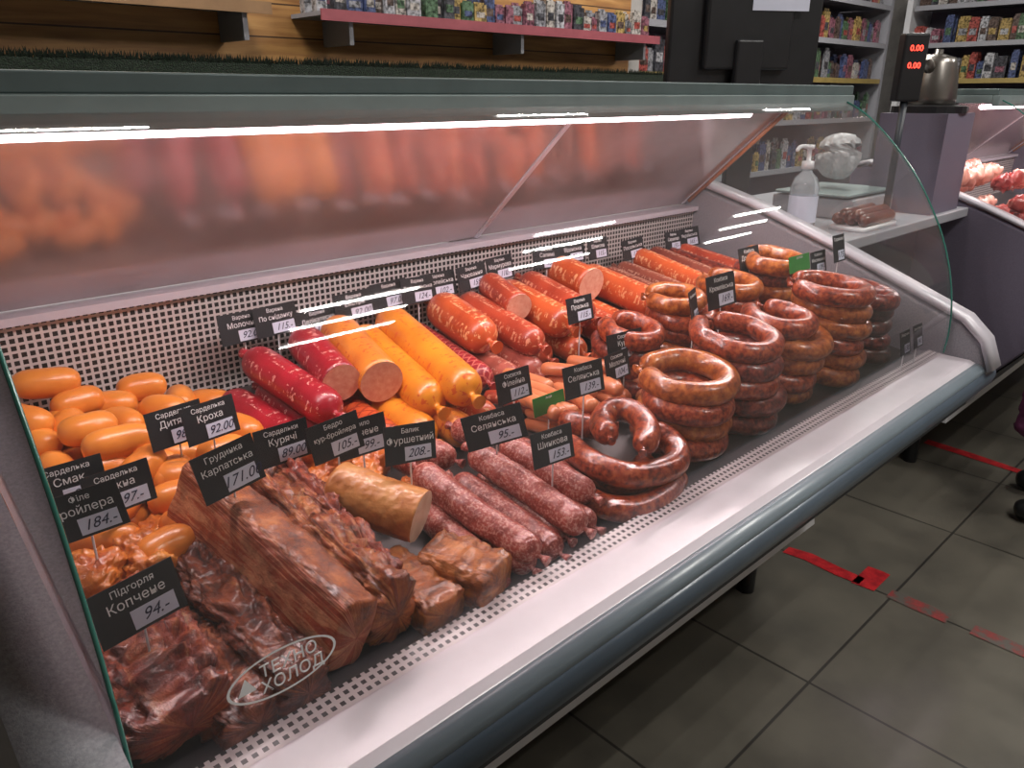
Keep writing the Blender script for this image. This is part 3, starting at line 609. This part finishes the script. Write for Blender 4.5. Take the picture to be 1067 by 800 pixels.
mb=MB(); mb.tube([(2.50,1.12,1.10),(2.50,1.12,1.17),(2.51,1.13,1.24)],.065,pbag,segs=48,amp=.010,freq=26,seed=5,nub=False,step=.005); mb.done('plastic_bag')
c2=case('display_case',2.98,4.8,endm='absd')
raw=organic('raw_poultry',[(.3,(.62,.22,.16)),(.6,(.80,.42,.33)),(.8,(.88,.58,.48))],18,6,.35,.4,.5,50,.004)
redm=organic('raw_beef',[(.3,(.30,.02,.025)),(.55,(.52,.07,.06)),(.7,(.75,.36,.3))],26,6,.35,.4,.5,50,.004)
def lump(mb,a,b_,w,h,mt,seed):
    A=W(a);B_=W(b_); r=.5*min(w,h); mb.tube([A,(A+B_)/2,B_],r,mt,sx=w/2/r,sz=h/2/r,segs=32,amp=.010,freq=22,seed=seed,step=.008,nub=False,exp=2.3)
mb=MB()
for i in range(40):
    x=3.08+.10*(i%5)+random.uniform(-.02,.02); y=.92+.08*((i//5)%3); lump(mb,(x,y,.05+.06*(i//10)),(x+.02,y+.06,.05+.06*(i//10)),.09,.075,raw,i+40)
mb.done('raw_chicken_pile')
mb=MB()
for i in range(44):
    x=3.08+.12*(i%5)+random.uniform(-.02,.02); y=.62+.08*((i//5)%3); lump(mb,(x,y,.04+.052*(i//10)),(x+.03,y+.05,.04+.052*(i//10)),.09,.06,redm if i%3 else raw,i+80)
for i in range(8):
    x=3.75+.13*i; lump(mb,(x,.70,.05),(x+.02,.90,.05),.12,.08,redm,i+120)
mb.done('raw_meat_pile')
def tape(name,pts,w,mat):
    mb=MB(); k=0
    for (x,y) in pts: mb.v+=[Vector((x-w/2+random.uniform(-.004,.004),y,.002)),Vector((x+w/2+random.uniform(-.004,.004),y,.002))]
    for i in range(len(pts)-1): mb.face([2*i,2*i+1,2*i+3,2*i+2],mat)
    mb.done(name,None,False)
tape('floor_tape_red',[(2.08,.92),(2.09,.85),(2.08,.75),(2.08,.68)],.045,M['redtape'])
tape('floor_tape_red',[(2.115,.70),(2.12,.66),(2.12,.635)],.12,M['redtape'])
tape('floor_tape_worn',[(2.08,.60),(2.08,.52),(2.08,.44)],.05,M['worn'])
tape('floor_tape_worn',[(2.08,.38),(2.08,.28),(2.08,.1),(2.08,-.2)],.05,M['worn'])
tape('floor_tape_red',[(3.26,.92),(3.25,.75),(3.23,.55)],.045,M['redtape'])

# ------------------------------------------------------------ customer standing at the right
per=empty('customer_standing',(0,0,0))
coat=plain('coat_plum',(.10,.03,.07),.8,bs=.3); jeans=plain('trousers_dark',(.02,.022,.03),.8); skin=plain('skin',(.62,.34,.24),.5); hair=plain('hair_brown',(.06,.03,.015),.6,bs=.6); shoe=plain('shoe_black',(.012,.012,.012),.35,coat=.3)
def skinmesh(name,verts,edges,mat,root=0,sub=2):
    me=bpy.data.meshes.new(name); me.from_pydata([v[:3] for v in verts],[],[]); me.edges.add(len(edges))
    for i,e in enumerate(edges): me.edges[i].vertices=e
    me.update(); o=bpy.data.objects.new(name,me); COL.objects.link(o); o.parent=per
    sk=o.modifiers.new('skin','SKIN'); sk.use_smooth_shade=True
    for i,v in enumerate(verts):
        d=me.skin_vertices[0].data[i]; d.radius=(v[3],v[4] if len(v)>4 else v[3]); d.use_root=(i==root)
    ss=o.modifiers.new('sub','SUBSURF'); ss.levels=sub; ss.render_levels=sub
    me.materials.append(mat); return o
px,py=3.08,.17
skinmesh('legs',[(px,py,.93,.15,.12),(px-.10,py,.86,.095),(px-.13,py+.02,.50,.062),(px-.17,py+.04,.12,.045),(px+.10,py,.86,.095),(px+.11,py+.03,.50,.062),(px+.10,py+.08,.12,.045)],[(0,1),(1,2),(2,3),(0,4),(4,5),(5,6)],jeans)
skinmesh('coat',[(px,py,.80,.19,.14),(px,py,1.0,.16,.12),(px,py,1.2,.16,.12),(px,py,1.38,.17,.11),(px,py,1.46,.07,.06),(px-.2,py,1.38,.065),(px-.27,py+.03,1.10,.05),(px-.26,py+.20,.90,.04),(px+.2,py,1.38,.065),(px+.26,py+.02,1.10,.05),(px+.25,py+.10,.86,.04)],[(0,1),(1,2),(2,3),(3,4),(3,5),(5,6),(6,7),(3,8),(8,9),(9,10)],coat,1)
mb=MB(); mb.cyl((px,py,1.44),(px,py+.01,1.55),.05,.048,skin); mb.ball((px,py+.02,1.63),.075,.095,.115,skin,28); mb.ball((px,py+.118,1.615),.012,.016,.02,skin,10)
for sgn in (-1,1):
    mb.ball((px+sgn*.03,py+.103,1.64),.011,.008,.007,M['ink'],10); mb.ball((px+sgn*.03,py+.110,1.64),.005,.004,.005,M['black'],8); mb.ball((px+sgn*.076,py+.02,1.625),.010,.018,.03,skin,10)
mb.ball((px,py+.103,1.572),.024,.008,.006,plain('lips',(.5,.14,.12),.5),12); mb.ball((px,py-.005,1.665),.084,.098,.105,hair,28); mb.done('head',per)
def hand(nm,c,sg):
    skinmesh(nm+'_palm',[(c[0],c[1],c[2]+.05,.024,.018),(c[0],c[1],c[2],.034,.014),(c[0],c[1]+.005,c[2]-.035,.036,.013)],[(0,1),(1,2)],skin,1)
    for f in range(4):
        y=c[1]-.028+.019*f; L=(.052,.062,.066,.056)[f]
        skinmesh(nm+'_finger_%d'%f,[(c[0],y,c[2]-.05,.0085),(c[0]+sg*.008,y,c[2]-.05-L*.5,.008),(c[0]+sg*.030,y,c[2]-.05-L*.75,.007),(c[0]+sg*.035,y,c[2]-.05-L*.5,.006)],[(0,1),(1,2),(2,3)],skin,0)
    skinmesh(nm+'_thumb',[(c[0]+sg*.005,c[1]+.028,c[2]-.005,.010),(c[0]+sg*.016,c[1]+.045,c[2]-.03,.009),(c[0]+sg*.026,c[1]+.046,c[2]-.058,.008)],[(0,1),(1,2)],skin,0)
hand('left_hand',(px-.26,py+.25,.83),1); hand('right_hand',(px+.25,py+.12,.78),-1)
for nm,hx,hy,tx,ty in (('left_shoe',2.92,.18,2.83,.49),('right_shoe',3.18,.24,3.08,.55)):
    mb=MB(); A=Vector((hx,hy,.045));B_=Vector((tx,ty,.035)); mb.tube([A,(A+B_)/2+Vector((0,0,.008)),B_],.04,shoe,sx=1.15,sz=.9,segs=20,nub=False,blunt=1.2); mb.cyl((hx,hy+.04,.04),(hx,hy+.03,.16),.048,.05,shoe,18)
    mb.done(nm,per)
bag=empty('shopping_bag',(2.82,.45,.30)); bm_=organic('bag_purple_fabric',[(.3,(.08,.015,.05)),(.7,(.2,.04,.12))],12,5,.6,0,.5,30,.01)
mb=MB(); mb.tube([(0,0,.0),(0,0,.15),(0,0,.32)],.05,bm_,sx=1.0,sz=1.9,segs=28,exp=3,amp=.008,freq=14,nub=False,step=.01)
for sx_ in (-.02,.02): mb.tube([(sx_,-.05,.30),(sx_,-.03,.42),(sx_,0,.46),(sx_,.03,.42),(sx_,.05,.30)],.005,bm_,nub=False,segs=8)
mb.done('bag_body',bag)

# ------------------------------------------------------------ lights: ceiling troffers with separate fluorescent tubes
tl=emis('tube_light',(1,.98,.95),9)
def ceil_light(x,y,e,col=(1,.97,.92)):
    r_=empty('ceiling_light_fixture',(x,y,2.86)); mb=MB(); mb.box((-.3,-.3,0),(.3,.3,.04),M['white']); mb.done('housing',r_,False)
    mb=MB()
    for i in range(3): mb.box((-.28,-.21+.2*i,-.015),(.28,-.19+.2*i,0),tl)
    mb.done('tubes',r_,False)
    for i in range(3):
        L=bpy.data.lights.new('tube_area','AREA'); L.shape='RECTANGLE'; L.size=.56; L.size_y=.03; L.energy=e/3; L.color=col
        o=bpy.data.objects.new('tube_area',L); COL.objects.link(o); o.parent=r_; o.location=(0,-.2+.2*i,-.02)
for x,y,e in ((1.65,-.75,24),(2.75,-.35,26),(4.6,-.6,26),(.6,1.75,24),(2.6,1.8,26),(4.8,1.8,28)): ceil_light(x,y,e)
w=bpy.data.worlds.new('world'); SC.world=w; w.use_nodes=True; w.node_tree.nodes['Background'].inputs[0].default_value=(.9,.88,.85,1); w.node_tree.nodes['Background'].inputs[1].default_value=.2
